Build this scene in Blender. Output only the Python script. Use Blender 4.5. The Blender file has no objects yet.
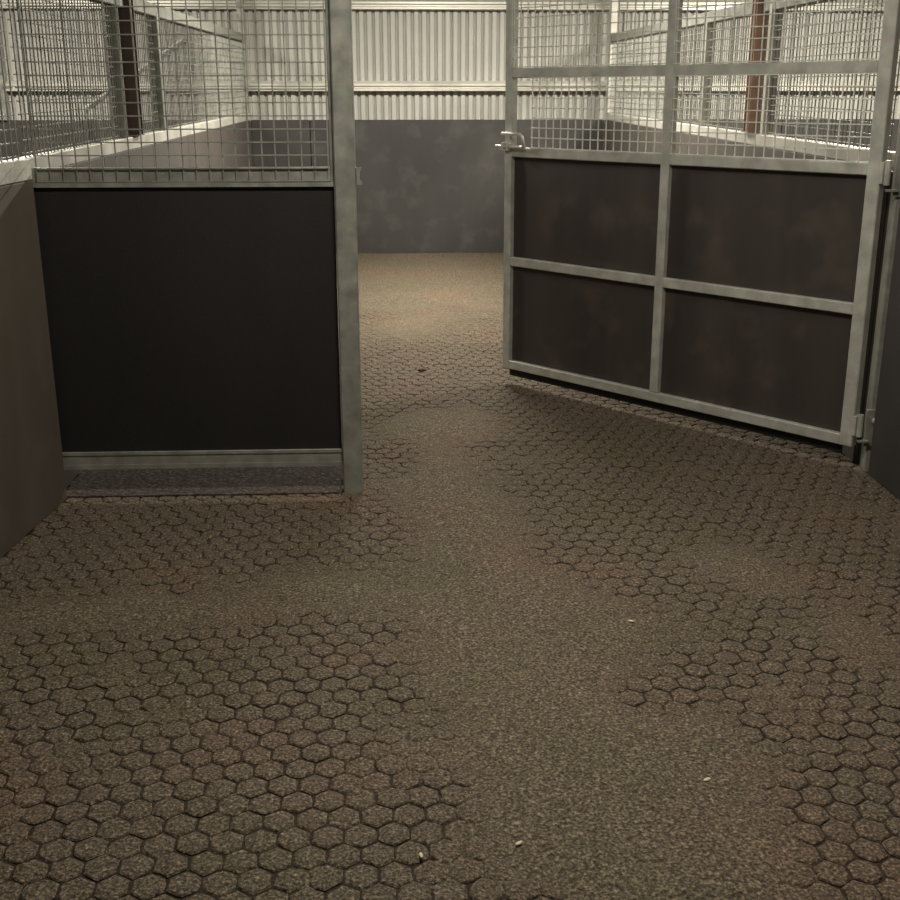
import bpy, math, random
from mathutils import Vector, Matrix, noise

random.seed(7)
SC = bpy.context.scene
COL = SC.collection

# ------------------------------------------------------------------ camera
FOC, HORIZON, CAM_H, YAW = 1140.0, 84.0, 1.65, math.radians(2.6)
PITCH = math.atan((450 - HORIZON) / FOC)
cam_data = bpy.data.cameras.new('camera')
cam_data.sensor_width = 36
cam_data.lens = FOC / 900 * 36
cam_data.clip_start = 0.05
cam = bpy.data.objects.new('camera', cam_data)
COL.objects.link(cam)
cam.location = (0, 0, CAM_H)
cam.rotation_euler = (math.pi / 2 - PITCH, 0, -YAW)
SC.camera = cam

# ------------------------------------------------------------------ light and exposure
SC.view_settings.view_transform = 'Standard'
SC.view_settings.look = 'None'
SC.view_settings.gamma = 1
SC.view_settings.use_curve_mapping = False
SC.view_settings.exposure = 1.38
world = bpy.data.worlds.new('world')
SC.world = world
world.use_nodes = True
world.node_tree.nodes['Background'].inputs[0].default_value = (0.9, 0.85, 0.75, 1)
world.node_tree.nodes['Background'].inputs[1].default_value = 0.02

LAMP_Z = 3.15
# x, y, watts of each fluorescent batten (fixtures further down); the last is an added fill lamp
LAMPS = [(0.45, 8.7, 86), (4.0, 8.7, 185), (-3.3, 8.7, 105), (0.45, 3.0, 32)]
WARM = (1.0, 0.945, 0.82)
for lx, ly, w in LAMPS:
    ld = bpy.data.lights.new('batten_light', 'AREA')
    ld.shape = 'RECTANGLE'
    ld.size, ld.size_y = 1.2, 0.16
    ld.energy, ld.color = w, WARM
    lo = bpy.data.objects.new('batten_light', ld)
    COL.objects.link(lo)
    lo.location = (lx, ly, LAMP_Z - 0.075)

# ------------------------------------------------------------------ layout (metres)
X_L, X_R = -1.43, 2.07          # inner faces of the two partitions
Y_B = 11.75                     # back wall
Y_P = 4.58                      # line of the fixed front panel
RAIL0, RAIL1 = 1.30, 1.38       # partition capping rail
TOP = 2.07                      # partition top rail
X_W0, X_W1, Y_F, Z_C = -8.6, 9.2, -3.6, 3.7


# ------------------------------------------------------------------ helpers
def tag(o, label=None, cat=None, group=None, kind=None):
    if label: o['label'] = label
    if cat: o['category'] = cat
    if group: o['group'] = group
    if kind: o['kind'] = kind
    return o


def empty(name, loc, rz=0.0):
    o = bpy.data.objects.new(name, None)
    COL.objects.link(o)
    o.empty_display_size = 0.1
    o.location = loc
    o.rotation_euler = (0, 0, rz)
    return o


class MB:
    """collects shapes and links them as one mesh object"""
    def __init__(self):
        self.v, self.f = [], []

    def box(self, x0, x1, y0, y1, z0, z1, b=0.0):
        n = len(self.v)
        if b <= 0:
            self.v += [(x, y, z) for x in (x0, x1) for y in (y0, y1) for z in (z0, z1)]
            self.f += [tuple(n + i for i in q) for q in
                       ((0, 1, 3, 2), (4, 6, 7, 5), (0, 4, 5, 1), (2, 3, 7, 6), (0, 2, 6, 4), (1, 5, 7, 3))]
            return self
        # chamfered box: each corner split in three
        xs, ys, zs = (x0, x1), (y0, y1), (z0, z1)
        idx = {}
        for i in (0, 1):
            for j in (0, 1):
                for k in (0, 1):
                    sx, sy, sz = (1 - 2 * i) * b, (1 - 2 * j) * b, (1 - 2 * k) * b
                    for a in range(3):
                        p = [xs[i] + sx, ys[j] + sy, zs[k] + sz]
                        p[a] = (xs[i], ys[j], zs[k])[a]
                        idx[i, j, k, a] = len(self.v)
                        self.v.append(tuple(p))
        I = idx
        for a in range(3):
            for s in (0, 1):
                def key(p, q):
                    t = [0, 0, 0]
                    t[a] = s; t[(a + 1) % 3] = p; t[(a + 2) % 3] = q
                    return (t[0], t[1], t[2], a)
                q = [I[key(0, 0)], I[key(1, 0)], I[key(1, 1)], I[key(0, 1)]]
                self.f.append(tuple(q if s else q[::-1]))
        for a in range(3):                       # edges along axis a
            b1, c1 = (a + 1) % 3, (a + 2) % 3
            for p in (0, 1):
                for q in (0, 1):
                    def k2(e, ax):
                        t = [0, 0, 0]
                        t[a] = e; t[b1] = p; t[c1] = q
                        return I[(t[0], t[1], t[2], ax)]
                    quad = (k2(0, b1), k2(1, b1), k2(1, c1), k2(0, c1))
                    self.f.append(quad if p == q else quad[::-1])
        for i in (0, 1):
            for j in (0, 1):
                for k in (0, 1):
                    t = (I[i, j, k, 0], I[i, j, k, 1], I[i, j, k, 2])
                    self.f.append(t if (i + j + k) % 2 else t[::-1])
        return self

    def tube(self, pts, r, seg=8, cap=True):
        pts = [Vector(p) for p in pts]
        n0 = len(self.v)
        up = None
        for i, p in enumerate(pts):
            d = (pts[min(i + 1, len(pts) - 1)] - pts[max(i - 1, 0)]).normalized()
            if up is None:
                up = Vector((0, 0, 1)) if abs(d.z) < 0.9 else Vector((1, 0, 0))
            s = d.cross(up).normalized()
            up = s.cross(d).normalized()
            for k in range(seg):
                a = 2 * math.pi * (k + 0.5) / seg
                self.v.append(tuple(p + s * math.cos(a) * r + up * math.sin(a) * r))
        for i in range(len(pts) - 1):
            for k in range(seg):
                a, b = n0 + i * seg + k, n0 + i * seg + (k + 1) % seg
                self.f.append((a, b, b + seg, a + seg))
        if cap:
            self.f.append(tuple(n0 + k for k in reversed(range(seg))))
            e = n0 + (len(pts) - 1) * seg
            self.f.append(tuple(e + k for k in range(seg)))
        return self

    def prism(self, poly, axis, a0, a1):
        """extrude a 2-D polygon along axis 0/1/2"""
        n, m = len(self.v), len(poly)
        for a in (a0, a1):
            for p, q in poly:
                c = [p, q]
                c.insert(axis, a)
                self.v.append(tuple(c))
        for k in range(m):
            self.f.append((n + k, n + (k + 1) % m, n + m + (k + 1) % m, n + m + k))
        self.f.append(tuple(n + k for k in reversed(range(m))))
        self.f.append(tuple(n + m + k for k in range(m)))
        return self

    def mesh(self, name, mat, smooth=False):
        me = bpy.data.meshes.new(name)
        me.from_pydata(self.v, [], self.f)
        me.validate()
        me.materials.append(mat)
        if smooth:
            me.polygons.foreach_set('use_smooth', [True] * len(me.polygons))
        me.update()
        import bmesh
        bm = bmesh.new(); bm.from_mesh(me)
        bmesh.ops.recalc_face_normals(bm, faces=bm.faces)
        bm.to_mesh(me); bm.free()
        return me

    def build(self, name, mat, parent=None, smooth=False, loc=None):
        o = bpy.data.objects.new(name, self.mesh(name, mat, smooth))
        COL.objects.link(o)
        if parent: o.parent = parent
        if loc: o.location = loc
        return o


# ------------------------------------------------------------------ materials
def material(name):
    m = bpy.data.materials.new(name)
    m.use_nodes = True
    nt = m.node_tree
    return m, nt, nt.nodes['Principled BSDF']


def node(nt, kind, **kw):
    n = nt.nodes.new(kind)
    for k, v in kw.items():
        setattr(n, k, v)
    return n


def pos_tex(nt, kind, scale, detail=2.0, stretch=None, **kw):
    g = node(nt, 'ShaderNodeNewGeometry')
    t = node(nt, kind, **kw)
    t.inputs['Scale'].default_value = scale
    if 'Detail' in t.inputs: t.inputs['Detail'].default_value = detail
    src = g.outputs['Position']
    if stretch:
        mp = node(nt, 'ShaderNodeMapping')
        mp.inputs['Scale'].default_value = stretch
        nt.links.new(src, mp.inputs['Vector'])
        src = mp.outputs['Vector']
    nt.links.new(src, t.inputs['Vector'])
    return t


def ramp(nt, src, stops):
    r = node(nt, 'ShaderNodeValToRGB')
    e = r.color_ramp.elements
    while len(e) < len(stops): e.new(0.5)
    for i, (p, c) in enumerate(stops):
        e[i].position = p
        e[i].color = (*c, 1)
    nt.links.new(src, r.inputs['Fac'])
    return r.outputs['Color']


def mix(nt, a, b, fac, mode='MIX'):
    m = node(nt, 'ShaderNodeMix', data_type='RGBA', blend_type=mode)
    for s, v in ((m.inputs['Factor'], fac), (m.inputs[6], a), (m.inputs[7], b)):
        if hasattr(v, 'is_output'): nt.links.new(v, s)
        elif isinstance(v, tuple): s.default_value = (*v, 1)
        else: s.default_value = v
    return m.outputs[2]


def bump(nt, bsdf, src, strength, dist):
    b = node(nt, 'ShaderNodeBump')
    b.inputs['Strength'].default_value = strength
    b.inputs['Distance'].default_value = dist
    nt.links.new(src, b.inputs['Height'])
    nt.links.new(b.outputs['Normal'], bsdf.inputs['Normal'])


def mat_metal(name, lo, hi, rough=0.42, metal=0.55, scale=14):
    m, nt, b = material(name)
    t = pos_tex(nt, 'ShaderNodeTexNoise', scale, 5)
    t2 = pos_tex(nt, 'ShaderNodeTexVoronoi', 55)
    c = ramp(nt, t.outputs['Fac'], [(0.3, lo), (0.7, hi)])
    c = mix(nt, c, t2.outputs['Color'], 0.05, 'OVERLAY')
    nt.links.new(c, b.inputs['Base Color'])
    b.inputs['Metallic'].default_value = metal
    r = ramp(nt, t.outputs['Fac'], [(0.3, (rough - .08,) * 3), (0.7, (rough + .12,) * 3)])
    nt.links.new(r, b.inputs['Roughness'])
    return m


def mat_rubber(name, lo, hi, scuff=(0.2, 0.18, 0.15), amount=0.0, rough=0.62, streak=(1, 1, 0.25)):
    m, nt, b = material(name)
    t = pos_tex(nt, 'ShaderNodeTexNoise', 3.2, 5, streak)
    c = ramp(nt, t.outputs['Fac'], [(0.3, lo), (0.72, hi)])
    if amount > 0:
        t3 = pos_tex(nt, 'ShaderNodeTexNoise', 5.5, 6)
        f = ramp(nt, t3.outputs['Fac'], [(0.52, (0, 0, 0)), (0.75, (amount,) * 3)])
        c = mix(nt, c, scuff, f)
    nt.links.new(c, b.inputs['Base Color'])
    b.inputs['Roughness'].default_value = rough
    g = pos_tex(nt, 'ShaderNodeTexNoise', 160, 2)
    bump(nt, b, g.outputs['Fac'], 0.35, 0.002)
    return m


def mat_grit(name, lo, mid, hi, grain=150.0, bump_d=0.005, bump_s=0.8, patch=None):
    m, nt, b = material(name)
    t = pos_tex(nt, 'ShaderNodeTexNoise', grain, 3)
    t.inputs['Roughness'].default_value = 0.7
    c = ramp(nt, t.outputs['Fac'], [(0.30, lo), (0.5, mid), (0.72, hi)])
    v = pos_tex(nt, 'ShaderNodeTexVoronoi', grain * 0.42)
    vc = ramp(nt, v.outputs['Distance'], [(0.0, (1.12, 1.1, 1.06)), (0.55, (0.9, 0.9, 0.9)), (0.9, (0.55, 0.55, 0.55))])
    c = mix(nt, c, vc, 0.8, 'MULTIPLY')
    # broad patches painting the hue shifts of light and camera
    big = pos_tex(nt, 'ShaderNodeTexNoise', 1.5, 4)
    tint = ramp(nt, big.outputs['Fac'], [(0.35, (0.90, 0.90, 0.78)), (0.5, (0.98, 0.95, 0.92)), (0.66, (1.10, 0.96, 0.90))])
    c = mix(nt, c, tint, 0.9, 'MULTIPLY')
    # scattered pale straw and grit specks
    sp = pos_tex(nt, 'ShaderNodeTexVoronoi', 46)
    spk = ramp(nt, sp.outputs['Distance'], [(0.0, (1, 1, 1)), (0.085, (0, 0, 0))])
    rnd = node(nt, 'ShaderNodeSeparateColor')
    nt.links.new(sp.outputs['Color'], rnd.inputs[0])
    gate = ramp(nt, rnd.outputs[0], [(0.80, (0, 0, 0)), (0.84, (1, 1, 1))])
    f = mix(nt, spk, gate, 1.0, 'MULTIPLY')
    c = mix(nt, c, (0.36, 0.29, 0.19), f)
    nt.links.new(c, b.inputs['Base Color'])
    b.inputs['Roughness'].default_value = 0.92
    b.inputs['Specular IOR Level'].default_value = 0.25
    h = node(nt, 'ShaderNodeMath', operation='SUBTRACT')
    nt.links.new(t.outputs['Fac'], h.inputs[0])
    nt.links.new(v.outputs['Distance'], h.inputs[1])
    bump(nt, b, h.outputs[0], bump_s, bump_d)
    return m


def mat_plain(name, col, rough=0.6, metal=0.0, vary=0.12, scale=6.0):
    m, nt, b = material(name)
    t = pos_tex(nt, 'ShaderNodeTexNoise', scale, 5)
    lo = tuple(c * (1 - vary) for c in col)
    hi = tuple(min(1, c * (1 + vary)) for c in col)
    nt.links.new(ramp(nt, t.outputs['Fac'], [(0.3, lo), (0.7, hi)]), b.inputs['Base Color'])
    b.inputs['Roughness'].default_value = rough
    b.inputs['Metallic'].default_value = metal
    return m


M_GALV = mat_metal('galvanised_steel', (0.20, 0.20, 0.176), (0.32, 0.32, 0.283), 0.40, 0.35)
M_GALV_NEW = mat_metal('bright_galvanised_steel', (0.38, 0.38, 0.34), (0.54, 0.535, 0.48), 0.40, 0.3)
M_WIRE = mat_metal('galvanised_wire', (0.68, 0.67, 0.62), (0.82, 0.81, 0.75), 0.35, 0.25)
M_GIRT = mat_metal('galvanised_girt', (0.50, 0.485, 0.43), (0.62, 0.60, 0.535), 0.38, 0.35, 5)
M_BLACK = mat_rubber('black_rubber', (0.0075, 0.006, 0.0062), (0.012, 0.0098, 0.0098))
M_GATE_RUB = mat_rubber('dusty_black_rubber', (0.030, 0.025, 0.022), (0.050, 0.041, 0.034), (0.105, 0.082, 0.060), 0.5, 0.55, (1.6, 1.6, 0.12))
M_BACK_RUB = mat_rubber('scuffed_grey_rubber', (0.030, 0.028, 0.026), (0.042, 0.039, 0.036), (0.10, 0.093, 0.083), 0.4, 0.6)
M_SIDE_RUB = mat_rubber('brown_dusty_rubber', (0.068, 0.053, 0.041), (0.098, 0.077, 0.060), (0.115, 0.091, 0.071), 0.4, 0.7)
M_MID_RUB = mat_rubber('grey_brown_rubber', (0.058, 0.050, 0.043), (0.080, 0.069, 0.059), (0.1, 0.086, 0.073), 0.4, 0.7)
M_DARK_RUB = mat_rubber('dark_rubber', (0.022, 0.019, 0.019), (0.036, 0.030, 0.028), (0.05, 0.042, 0.036), 0.3)
M_SHEET = mat_plain('cream_cladding', (0.40, 0.392, 0.358), 0.5, 0.0, 0.06, 2.5)
M_BROWN = mat_plain('brown_painted_steel', (0.060, 0.034, 0.024), 0.5, 0.0, 0.25, 9)
M_BROWN_LIT = mat_plain('lit_brown_painted_steel', (0.32, 0.185, 0.12), 0.5, 0.0, 0.2, 9)  # lit copy of the brown paint, lamplight put into the colour
M_CEIL = mat_plain('grey_roof_sheet', (0.42, 0.41, 0.38), 0.6)
M_SIDE = mat_plain('cream_side_cladding', (0.60, 0.57, 0.50), 0.6)
M_TILE = mat_grit('gritty_brown_paver', (0.028, 0.022, 0.016), (0.132, 0.105, 0.077), (0.40, 0.33, 0.25), 125)
M_DIRT = mat_grit('loose_brown_grit', (0.022, 0.018, 0.013), (0.138, 0.112, 0.079), (0.43, 0.36, 0.262), 120)
M_JOINT = mat_grit('joint_soil_and_shade', (0.022, 0.016, 0.011), (0.046, 0.034, 0.024), (0.085, 0.064, 0.047))  # dark joint soil; on the paver sides it paints shade
M_DARK_STRIP = mat_grit('gritty_dark_strip', (0.018, 0.015, 0.014), (0.065, 0.053, 0.047), (0.20, 0.165, 0.145), 75)
M_CHIP = mat_plain('pale_wood_chip', (0.62, 0.52, 0.36), 0.8)
M_CLOD = mat_plain('dark_soil_clod', (0.06, 0.036, 0.022), 0.95, 0, 0.3, 60)
m, nt, b = material('lamp_tube')
b.inputs['Emission Color'].default_value = (*WARM, 1)
b.inputs['Emission Strength'].default_value = 6
M_TUBE = m

# ================================================================== the setting
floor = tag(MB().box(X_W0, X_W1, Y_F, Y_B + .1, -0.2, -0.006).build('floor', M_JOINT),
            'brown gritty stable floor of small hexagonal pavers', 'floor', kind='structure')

tag(MB().box(X_W0, X_W1, Y_F, Y_B + .1, Z_C, Z_C + .1).build('ceiling', M_CEIL),
    'grey sheet roof over the stalls', 'ceiling', kind='structure')
tag(MB().box(X_W0 - .1, X_W0, Y_F, Y_B + .1, -.2, Z_C + .1).build('wall_left', M_SIDE),
    'cream side wall beyond the stalls on the brown column side', 'wall', kind='structure')
tag(MB().box(X_W1, X_W1 + .1, Y_F, Y_B + .1, -.2, Z_C + .1).build('wall_right', M_SIDE),
    'cream side wall beyond the stalls on the lit brown column side', 'wall', kind='structure')
tag(MB().box(X_W0 - .1, X_W1 + .1, Y_F - .1, Y_F, -.2, Z_C + .1).build('wall_front', M_SIDE),
    'cream wall facing the corrugated back wall', 'wall', kind='structure')

# back wall: corrugated sheets on girts, rubber boards below
wall_back = tag(MB().box(X_W0 - .1, X_W1 + .1, Y_B + .10, Y_B + .16, -.2, Z_C + .1).build('wall_back', M_SHEET),
                'cream corrugated steel back wall with galvanised girts above dark rubber boards', 'wall', kind='structure')
PITCH_R = 0.0762
def sheet_mesh(nrib):
    mb = MB()
    d = 0.030
    prof = []
    for k in range(nrib):
        x = k * PITCH_R
        prof += [(x, 0.0), (x + 0.016, 0.0), (x + 0.027, d), (x + PITCH_R - 0.011, d)]
    prof.append((nrib * PITCH_R + .008, 0.0))
    for z in (0.0, Z_C):
        mb.v += [(x, -y, z) for x, y in prof]
    n = len(prof)
    for k in range(n - 1):
        mb.f.append((k, k + 1, n + k + 1, n + k))
    return mb.mesh('cladding_sheet', M_SHEET)
NR = 10
sm = sheet_mesh(NR)
x = X_W0
i = 0
while x < X_W1 - 0.2:
    o = bpy.data.objects.new('cladding_sheet', sm)
    COL.objects.link(o)
    o.parent = wall_back
    o.location = (x, Y_B + .095 - (i % 2) * .0015, 0)
    x += NR * PITCH_R
    i += 1
for z in (1.625, 2.375, 3.1):
    # top-hat girt: proud face, lit lip, lower flange
    h0, h1 = z - .045, z + .045
    y = Y_B + .065
    poly = [(y, h1 + .012), (y - .030, h1 + .008), (y - .085, h1 - .018), (y - .085, h1 - .036), (y - .058, h1 - .046),
            (y - .058, h1 - .058), (y - .085, h1 - .066), (y - .085, h0 + .006), (y - .040, h0), (y, h0)]
    MB().prism(poly, 0, X_W0, X_W1).build('girt', M_GIRT, wall_back)
# rubber boards, one run per stall with joints
def back_boards(*xs):
    for xa, xb in zip(xs[:-1], xs[1:]):
        MB().box(xa + .003, xb - .003, Y_B - .02, Y_B + .06, 0.0, 1.312, .004).build('rubber_board', M_BACK_RUB, wall_back)
back_boards(X_L, -.85, X_R)
back_boards(X_L - 3.5, X_L - 1.8, X_L - .08)
back_boards(X_R + .08, X_R + 1.8, X_R + 3.5)
# diagonal wall brace in the neighbouring stall, end post of its far partition
MB().tube([(-3.05, Y_B + .02, 1.42), (-2.02, Y_B + .02, 2.08)], .014, 6).build('brace', M_GIRT, wall_back)
MB().box(-3.86, -3.76, Y_B - .05, Y_B + .05, 1.312, 3.6, .004).build('wall_post', M_GALV, wall_back)

# ================================================================== hexagonal pavers (children of the floor)
HX, HY = 0.0765, 0.0705           # across flats, row pitch
def inside_stall(x, y):
    return (X_L + .01 if y > 4.53 else X_L - .35) < x < X_R + .02

def ground(px, py):
    a = PITCH + math.atan((py - 450) / FOC)
    fx, fy = (px - 450) / FOC, (py - 450) / FOC
    dz = -math.sin(PITCH) - fy * math.cos(PITCH)
    dy = math.cos(PITCH) - fy * math.sin(PITCH)
    s = -CAM_H / dz
    x, y = fx * s, dy * s
    return x * math.cos(YAW) + y * math.sin(YAW), -x * math.sin(YAW) + y * math.cos(YAW)

# where loose grit hides the pavers: (x, y, rx, ry, amount)
COVER = [(*ground(px, py), rx, ry, a) for px, py, rx, ry, a in (
    (485, 600, .26, .50, 1.0), (455, 490, .24, .45, .95), (525, 705, .22, .36, 1.0), (580, 640, .20, .28, .8),
    (610, 775, .28, .22, 1.0), (640, 850, .30, .18, 1.0), (700, 860, .16, .14, .8), (700, 745, .14, .18, .75),
    (110, 612, .50, .12, .95), (320, 590, .22, .16, .75), (740, 565, .14, .22, .85), (440, 425, .28, .32, .7),
    (850, 640, .12, .2, .5), (780, 700, .1, .1, .3))] + [(0.3, 10.4, 4.0, 1.6, 1.5), (.1, 8.0, .35, .4, .35)]
def cover(x, y):
    c = 0.0
    for cx, cy, rx, ry, a in COVER:
        q = ((x - cx) / rx) ** 2 + ((y - cy) / ry) ** 2
        if q < 6: c += a * math.exp(-q * 1.1)
    n = noise.fractal(Vector((x * 1.9, y * 1.9, 3.1)), 0.8, 2.0, 4)
    return c + 0.26 * n + .10 + .16 * noise.noise(Vector((x * 8.5, y * 8.5, 7.7)))

def tile_mesh(seed):
    rnd = random.Random(seed)
    mb = MB()
    R = HX / math.sqrt(3)
    rings = [(0.985, -.013), (0.952, -.0040), (0.86, -.0009), (0.5, .0008)]
    jit = [(rnd.uniform(-.0022, .0022), rnd.uniform(-.0022, .0022)) for _ in range(12)]
    for s, z in rings:
        for k in range(12):
            a = math.pi / 6 * k
            # corners at even k (pointing along y), flats at odd k
            rr = R * (0.96 if k % 2 == 0 else math.cos(math.pi / 6) * 0.985)
            px = rr * s * math.sin(a) + jit[k][0]
            py = rr * s * math.cos(a) * (HY / (HX * math.sqrt(3) / 2)) + jit[k][1]
            mb.v.append((px, py, z + (rnd.uniform(-.0006, .0006) if z > -.01 else 0)))
    for r in range(3):
        for k in range(12):
            a, b2 = r * 12 + k, r * 12 + (k + 1) % 12
            mb.f.append((a, a + 12, b2 + 12, b2))
    mb.f.append(tuple(36 + k for k in reversed(range(12))))
    return mb                                   # first 12 faces: sides darkened to paint the back-lit shade in the joints
tiles = [tile_mesh(s) for s in range(10)]
tile_data = [t.mesh('hexagonal_paver', M_TILE) for t in tiles]
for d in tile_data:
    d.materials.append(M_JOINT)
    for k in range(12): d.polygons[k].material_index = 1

spots = []
rot = math.radians(1.8)
cr, sr = math.cos(rot), math.sin(rot)
for j in range(-4, 120):
    for i2 in range(-34, 40):
        u = (i2 + (0.5 if j % 2 else 0.0)) * HX
        v = j * HY
        x = .3 + u * cr - v * sr
        y = 1.55 + u * sr + v * cr
        if y < 4.5 and x < X_L + .035 - (4.55 - y) * .105 - .03: continue
        if not (inside_stall(x, y) and 1.45 < y < 9.6): continue
        spots.append((x, y))
rnd = random.Random(3)
def in_view(x, y, margin=0):
    dx, dy = x * math.cos(YAW) - y * math.sin(YAW), x * math.sin(YAW) + y * math.cos(YAW)
    zc = dy * math.cos(PITCH) + CAM_H * math.sin(PITCH)
    px = 450 + FOC * dx / zc
    py = 450 + FOC * (CAM_H * math.cos(PITCH) - dy * math.sin(PITCH)) / zc
    return -margin < px < 900 + margin and -margin < py < 900 + margin
near = [s for s in spots if in_view(*s, -6) and cover(*s) < 0.5]
near.sort(key=lambda s: s[1] * s[1] + s[0] * s[0])
single = set(near[:300])
rest = MB()
for k, (x, y) in enumerate(spots):
    a = rnd.choice([0, math.pi]) + rot + rnd.uniform(-.03, .03)
    z = rnd.uniform(-.0016, .0012)
    tx, ty = rnd.uniform(-.02, .02), rnd.uniform(-.02, .02)
    t = rnd.randrange(10)
    if (x, y) in single:
        o = bpy.data.objects.new('hexagonal_paver', tile_data[t])
        COL.objects.link(o)
        o.parent = floor
        o.location = (x, y, z)
        o.rotation_euler = (tx, ty, a)
    else:
        M = Matrix.Translation((x, y, z)) @ Matrix.Rotation(a, 4, 'Z') @ Matrix.Rotation(tx, 4, 'X') @ Matrix.Rotation(ty, 4, 'Y')
        n = len(rest.v)
        rest.v += [tuple(M @ Vector(p)) for p in tiles[t].v]
        rest.f += [tuple(n + q for q in f) for f in tiles[t].f]
me = bpy.data.meshes.new('hexagonal_paving')
me.from_pydata(rest.v, [], rest.f)
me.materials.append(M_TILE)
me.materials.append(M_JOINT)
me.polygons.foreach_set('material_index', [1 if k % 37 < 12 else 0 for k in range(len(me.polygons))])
o = bpy.data.objects.new('hexagonal_paving', me)
COL.objects.link(o)
o.parent = floor
o['kind'] = 'stuff'

# loose grit lying over the pavers
STEP = 0.02
gx0, gx1, gy0, gy1 = X_L + .02, X_R - .02, 1.2, Y_B - .03
nx, ny = int((gx1 - gx0) / STEP) + 1, int((gy1 - gy0) / STEP) + 1
gv, gf = [], []
for j in range(ny):
    y = gy0 + (gy1 - gy0) * j / (ny - 1)
    for i2 in range(nx):
        x = gx0 + (gx1 - gx0) * i2 / (nx - 1)
        c = cover(x, y)
        fine = noise.noise(Vector((x * 21, y * 21, 1.7)))
        z = -.0098 + .0185 * min(1.0, max(0, c - .02)) + .0022 * fine
        z = min(z, .0065 + .0018 * fine)
        gv.append((x, y, z))
for j in range(ny - 1):
    for i2 in range(nx - 1):
        a = j * nx + i2
        q = (a, a + 1, a + nx + 1, a + nx)
        mx, my = gv[a][0] + .01, gv[a][1] + .01
        if abs(mx + .205) < .06 and abs(my - Y_P - .02) < .06: continue
        if mx < -.25 and -.045 < my - Y_P < .335: continue
        if max(gv[t][2] for t in q) > -.0062: gf.append(q)
me = bpy.data.meshes.new('loose_grit')
me.from_pydata(gv, [], gf)
me.materials.append(M_DIRT)
me.polygons.foreach_set('use_smooth', [True] * len(me.polygons))
o = bpy.data.objects.new('loose_grit', me)
COL.objects.link(o)
tag(o, 'loose brown grit trodden over the hexagonal pavers', 'grit', kind='stuff')


# ================================================================== mesh infill
def wire_grid(u0, u1, z0, z1, pitch=0.05, r=0.0024, plane=0.0, axis='x', over=0.0, uo=None):
    """welded mesh in the plane axis-z; square-section wires"""
    mb = MB()
    def bar(a0, a1, zz0, zz1, off):
        if axis == 'x': mb.box(a0, a1, plane + off - r, plane + off + r, zz0, zz1)
        else: mb.box(plane + off - r, plane + off + r, a0, a1, zz0, zz1)
    n = max(1, round((u1 - u0) / pitch))
    for k in range(n + 1):
        u = u0 + (u1 - u0) * k / n
        bar(u - r, u + r, z0 - over, z1 + over, 0)
    m2 = max(1, round((z1 - z0) / pitch))
    for k in range(m2 + 1):
        z = z0 + (z1 - z0) * k / m2
        bar(u0 - over, u1 + over, z - r, z + r, -1.6 * r)
    return mb


# ================================================================== fixed front panel
PX0, PX1 = X_L + .012, -0.246
pan = empty('stall_front_panel', (PX0, Y_P, 0))
tag(pan, 'fixed stall panel of black rubber with square wire mesh above, galvanised frame', 'stall panel')
W = PX1 - PX0
MB().box(0, W, 0, .05, .115, .188, .003).build('bottom_rail', M_GALV, pan)
MB().box(0, W, .008, .058, 1.285, 1.340, .003).build('middle_rail', M_GALV, pan)
MB().box(0, W, 0, .05, 2.06, 2.11, .003).build('top_rail', M_GALV, pan)
MB().box(W - .014, W, .004, .054, 1.28, 2.11, .003).build('stile', M_GALV, pan)
MB().box(.0, W - .002, .012, .032, .18, 1.272, .003).build('rubber_sheet', M_BLACK, pan)
MB().box(.0, W, -.003, .008, 1.268, 1.284).build('clamp_strip', M_GALV, pan)
wire_grid(.03, W - .02, 1.29, 2.07, plane=.004).build('wire_mesh', M_GALV, pan)
MB().box(0, W, -.004, .0, .176, .188).build('clamp_strip', M_GALV, pan)
MB().box(0, W, -.003, .0, .115, .134).build('clamp_strip', M_GALV, pan)

# square post carrying the panel and the catch
post = empty('gate_post', (-0.205, Y_P + .02, 0))
tag(post, 'square galvanised steel post at the open end of the black panel', 'post')
MB().box(-.039, .043, -.039, .039, -.01, 3.5, .005).build('post', M_GALV, post)
k = MB()
k.box(.043, .048, -.034, .0, 1.275, 1.340, .001)
k.prism([(.043, 1.340), (.066, 1.342), (.066, 1.332), (.060, 1.322), (.060, 1.296), (.070, 1.284), (.068, 1.274), (.043, 1.276)], 1, -.034, -.028)
k.box(.043, .060, -.002, .004, 1.28, 1.335, .001)
k.build('latch_keeper', M_GALV, post)

o = MB().box(X_L + .01, -.26, Y_P - .03, Y_P + .32, -.004, .0075, .002).build('dark_floor_strip', M_DARK_STRIP)  # thin dark strip laid on the floor under the panel
tag(o, 'dark gritty strip lying under the fixed black panel', 'floor strip')

# ================================================================== swinging gate, standing open
GA, GB = Vector((0.612, 6.42)), Vector((2.030, 4.785))
gd = GB - GA
GL = gd.length
gate = empty('stall_gate', (GA.x, GA.y, 0), math.atan2(gd.y, gd.x))
gate.rotation_euler = (0, math.radians(-.35), math.atan2(gd.y, gd.x))   # hangs a little low at the free end
tag(gate, 'open galvanised stall gate with four dark rubber infills and wire mesh above', 'gate')
GB0, GB1 = .09, 2.12
t = .025
MB().box(0, .05, -t, t, GB0, GB1, .004).build('stile', M_GALV_NEW, gate)
MB().box(1.045, 1.095, -t, t, GB0 + .05, GB1, .004).build('stile', M_GALV_NEW, gate)
MB().box(GL - .06, GL, -t, t, GB0, GB1, .004).build('stile', M_GALV_NEW, gate)
for zc in (.115, .705, 1.297, 1.705, 2.10):
    MB().box(.05, GL - .06, -t + .001, t - .001, zc - .025, zc + .025, .004).build('rail', M_GALV_NEW, gate)
US = ((.05, 1.045), (1.095, GL - .06))
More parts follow.
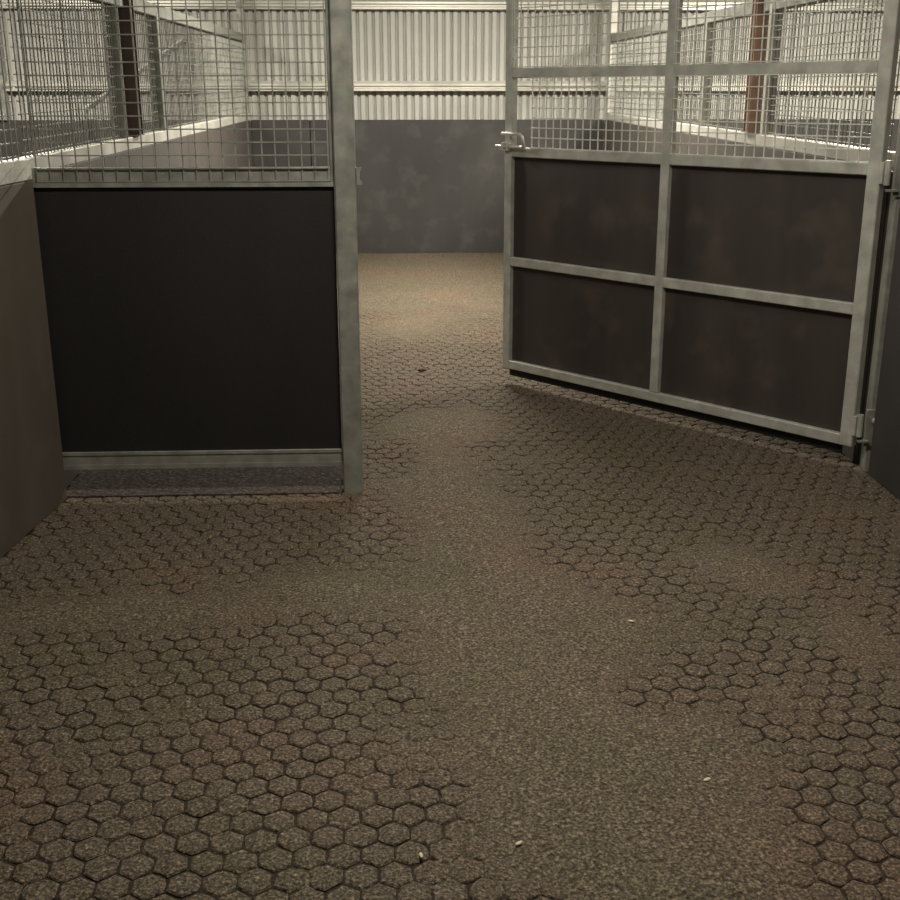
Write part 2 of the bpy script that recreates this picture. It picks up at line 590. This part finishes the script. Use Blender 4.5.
for (z0, z1) in ((.14, .68), (.73, 1.272)):
    for (u0, u1) in US:
        MB().box(u0 + .001, u1 - .001, .004, .018, z0 + .001, z1 - .001).build('rubber_infill', M_GATE_RUB, gate)
for zi, (z0, z1) in enumerate(((1.325, 1.68), (1.735, 2.075))):
    for ui, (u0, u1) in enumerate(US):
        a0 = u0 + (.14 if zi == 0 and ui == 0 else 0)
        wire_grid(a0 + .004, u1 + .004, z0, z1, plane=-.016, over=.008).build('wire_mesh', M_WIRE, gate)
MB().box(.03, GL - .06, .006, .016, .045, .10).build('rubber_flap', M_BLACK, gate)
# slide bolt with looped handle
bolt = MB().tube([(-.045, -.042, 1.325), (.17, -.042, 1.325)], .0095, 10)
bolt.box(-.004, .054, -.055, -.025, 1.306, 1.312)
bolt.box(.004, .016, -.056, -.025, 1.306, 1.346, .001)
bolt.box(.040, .052, -.056, -.025, 1.306, 1.346, .001)
bolt = bolt.build('slide_bolt', M_GIRT, gate)
hp = [(.01, -.056, 1.394), (.11, -.056, 1.396), (.142, -.056, 1.392), (.158, -.056, 1.380), (.162, -.052, 1.36), (.162, -.044, 1.325)]
MB().tube(hp, .0085, 10).build('bolt_handle', M_GIRT, bolt, True)
# hinge straps on the hanging stile
for z in (.19, 1.285):
    s = MB()
    s.box(GL - .004, GL + .012, -.028, .028, z - .045, z + .045, .002)
    s.tube([(GL + .018, 0, z - .05), (GL + .018, 0, z + .05)], .014, 10)
    s.build('hinge_eye', M_GALV_NEW, gate)

# post on which the gate hangs
hpo = empty('hinge_post', (2.115, 4.815, 0))
tag(hpo, 'galvanised hinge post beside the hanging stile of the open gate', 'post')
MB().box(-.026, .030, -.03, .03, -.01, 3.5, .004).build('post', M_GALV, hpo)
for z in (.19, 1.285):
    b2 = MB()
    b2.box(-.046, .046, -.042, -.030, z - .085, z + .085, .002)
    b2.box(-.080, -.030, -.058, -.034, z - .064, z - .053, .002)
    b2.box(.006, .026, -.052, -.040, z - .13, z + .01, .002)
    b2 = b2.build('hinge_bracket', M_GALV, hpo)
    MB().tube([(-.012, -.062, z + .035), (-.012, -.040, z + .035)], .012, 6).build('bolt_head', M_GIRT, b2)
    MB().tube([(.016, -.060, z - .10), (.016, -.050, z - .10)], .007, 6).build('bolt_head', M_BROWN, b2)


# ================================================================== partitions
def partition(name_label, x_face, side, y0, y1, posts, rub_mat, board=1.2, turn=0.0):
    """side=+1: solid lies at x > x_face, -1: at x < x_face"""
    root = empty('stall_partition', (x_face, y0, 0))
    tag(root, name_label, 'partition')
    L = y1 - y0
    def bx(a, b_, *r, **k2):
        lo, hi = sorted((a * side, b_ * side))
        return MB().box(lo, hi, *r, **k2)
    n = max(1, round(L / board))
    for k in range(n):
        bx(0, .02, k * L / n + .002, (k + 1) * L / n - .002, 0, RAIL0 + (.011 if y0 > 4 else -.002), b=.003).build('rubber_board', rub_mat, root)
    bx(.021, .045, 0, L, .0, RAIL0 - .004).build('core_board', M_DARK_RUB, root)
    bx(.0, .055, 0, L, RAIL0 + (.012 if y0 > 4 else 0), RAIL1 - (.004 if y0 > 4 else 0), b=.004).build('capping_rail', M_GIRT, root)
    bx(.0, .05, 0, L, TOP - .035, TOP + .035, b=.004).build('top_rail', M_GALV, root)
    for (py, w, z1) in posts:
        bx(-.004, .062, py - y0 - w / 2, py - y0 + w / 2, RAIL1 - .002, z1, b=.004).build('upright', M_GIRT if side > 0 else M_GALV, root)  # uprights on one side take paler girt steel to paint them lit
    edges = sorted([0] + [p[0] - y0 for p in posts] + [L])
    for a, b_ in zip(edges[:-1], edges[1:]):
        if b_ - a < .3: continue
        wire_grid(a + .05, b_ - .05, RAIL1 + .01, TOP - .04, plane=.026 * side, axis='y', over=.02).build('wire_mesh', M_GALV, root)
    if turn:                                   # swing about the far end
        root.rotation_euler = (0, 0, turn)
        root.location = (x_face + math.sin(turn) * L, y1 - math.cos(turn) * L, 0)
    return root

partition('brown dusty rubber partition meeting the fixed black panel, steel capping rail on top',
          X_L + .035, -1, -.5, Y_P - .03, [(2.0, .05, TOP)], M_SIDE_RUB, turn=math.radians(-6))
partition('dark rubber partition with wire mesh behind the fixed black panel',
          X_L, -1, Y_P + .06, Y_B - .03, [(6.34, .045, TOP), (7.42, .085, TOP), (11.62, .10, 2.5)], M_MID_RUB)
partition('dark rubber partition running forward from the hinge post of the open gate',
          X_R, 1, -.5, 4.70, [(2.0, .05, TOP)], M_DARK_RUB)
partition('rubber partition with wire mesh seen through the mesh of the open gate',
          X_R, 1, 4.87, Y_B - .03, [(6.62, .05, TOP), (8.0, .055, TOP), (11.62, .10, 2.5)], M_MID_RUB)

# roof columns standing in the partition lines
def column(x, y, mat, label):
    c = empty('steel_column', (x, y, 0))
    tag(c, label, 'column')
    f = .055
    mb = MB()
    mb.box(-f, f, -.05, -.042, RAIL1 + .004, Z_C)
    mb.box(-f, f, .042, .05, RAIL1 + .004, Z_C)
    mb.build('flange', mat, c)
    MB().box(-.004, .004, -.042, .042, RAIL1 + .004, Z_C).build('web', mat, c)
    MB().box(-f - .004, f + .004, -.07, .07, RAIL1, RAIL1 + .006).build('foot_plate', M_GALV, c)
column(X_L - .026, 6.58, M_BROWN, 'dark brown steel roof column rising from the partition behind the black panel')
column(X_R + .026, 6.84, M_BROWN_LIT, 'steel roof column painted in a lit brown, seen through the gate mesh')

# ================================================================== fluorescent battens under the roof, one an added fill
for k, (lx, ly, w) in enumerate(LAMPS):
    r = empty('batten_lamp', (lx, ly, LAMP_Z))
    tag(r, ('fluorescent batten lamp over the stall behind the open gate', 'fluorescent batten lamp over the stall beyond the lit brown column',
            'fluorescent batten lamp over the stall beyond the dark brown column', 'added fill lamp over the near stall, shaped as a fluorescent batten')[k], 'lamp')
    MB().box(-.62, .62, -.06, .06, .0, .06, .01).build('housing', M_GIRT, r)
    for sx in (-.03, .03):
        MB().tube([(-.6, sx, -.03), (.6, sx, -.03)], .013, 10).build('tube', M_TUBE, r, True)
    for sy in (-1, 1):
        MB().box(sy * .6 - .012, sy * .6 + .012, -.05, .05, -.05, .0, .003).build('end_cap', M_GIRT, r)
        MB().tube([(sy * .45, 0, .06), (sy * .45, 0, Z_C - LAMP_Z)], .004, 6).build('hanger', M_GALV, r)

# ================================================================== litter on the floor
def lump(name, label, cat, x, y, z, sx, sy, sz, rz, mat, seed):
    rn = random.Random(seed)
    mb = MB()
    seg, rings = 9, 5
    for r in range(rings + 1):
        ph = math.pi * r / rings
        for s in range(seg):
            th = 2 * math.pi * s / seg
            q = 1 + rn.uniform(-.22, .22)
            mb.v.append((sx * q * math.sin(ph) * math.cos(th), sy * q * math.sin(ph) * math.sin(th), sz * math.cos(ph) * (1 + rn.uniform(-.1, .1))))
    for r in range(rings):
        for s in range(seg):
            a, b_ = r * seg + s, r * seg + (s + 1) % seg
            mb.f.append((a, a + seg, b_ + seg, b_))
    o = mb.build(name, mat, None, True, (x, y, z + sz * .8))
    o.rotation_euler = (0, 0, rz)
    return tag(o, label, cat)
for k, (px, py, s, lab) in enumerate((
        (519, 846, .0062, 'pale wood chip on the loose grit, largest of the scattered chips'),
        (421, 858, .0055, 'small pale wood chip at the edge of the hexagonal pavers'),
        (631, 623, .0060, 'pale wood chip on the grit in front of the open gate'),
        (707, 782, .0065, 'straw coloured wood chip lying among half buried pavers'))):
    x, y = ground(px, py)
    lump('wood_chip', lab, 'wood chip', x, y, .005, s * 1.7, s * .8, s * .5, .7 + k, M_CHIP, k)
x, y = ground(422, 372)
lump('soil_clod', 'dark clod of soil on the pale floor past the open gate', 'clod', x, y, .004, .028, .017, .010, .2, M_CLOD, 9)
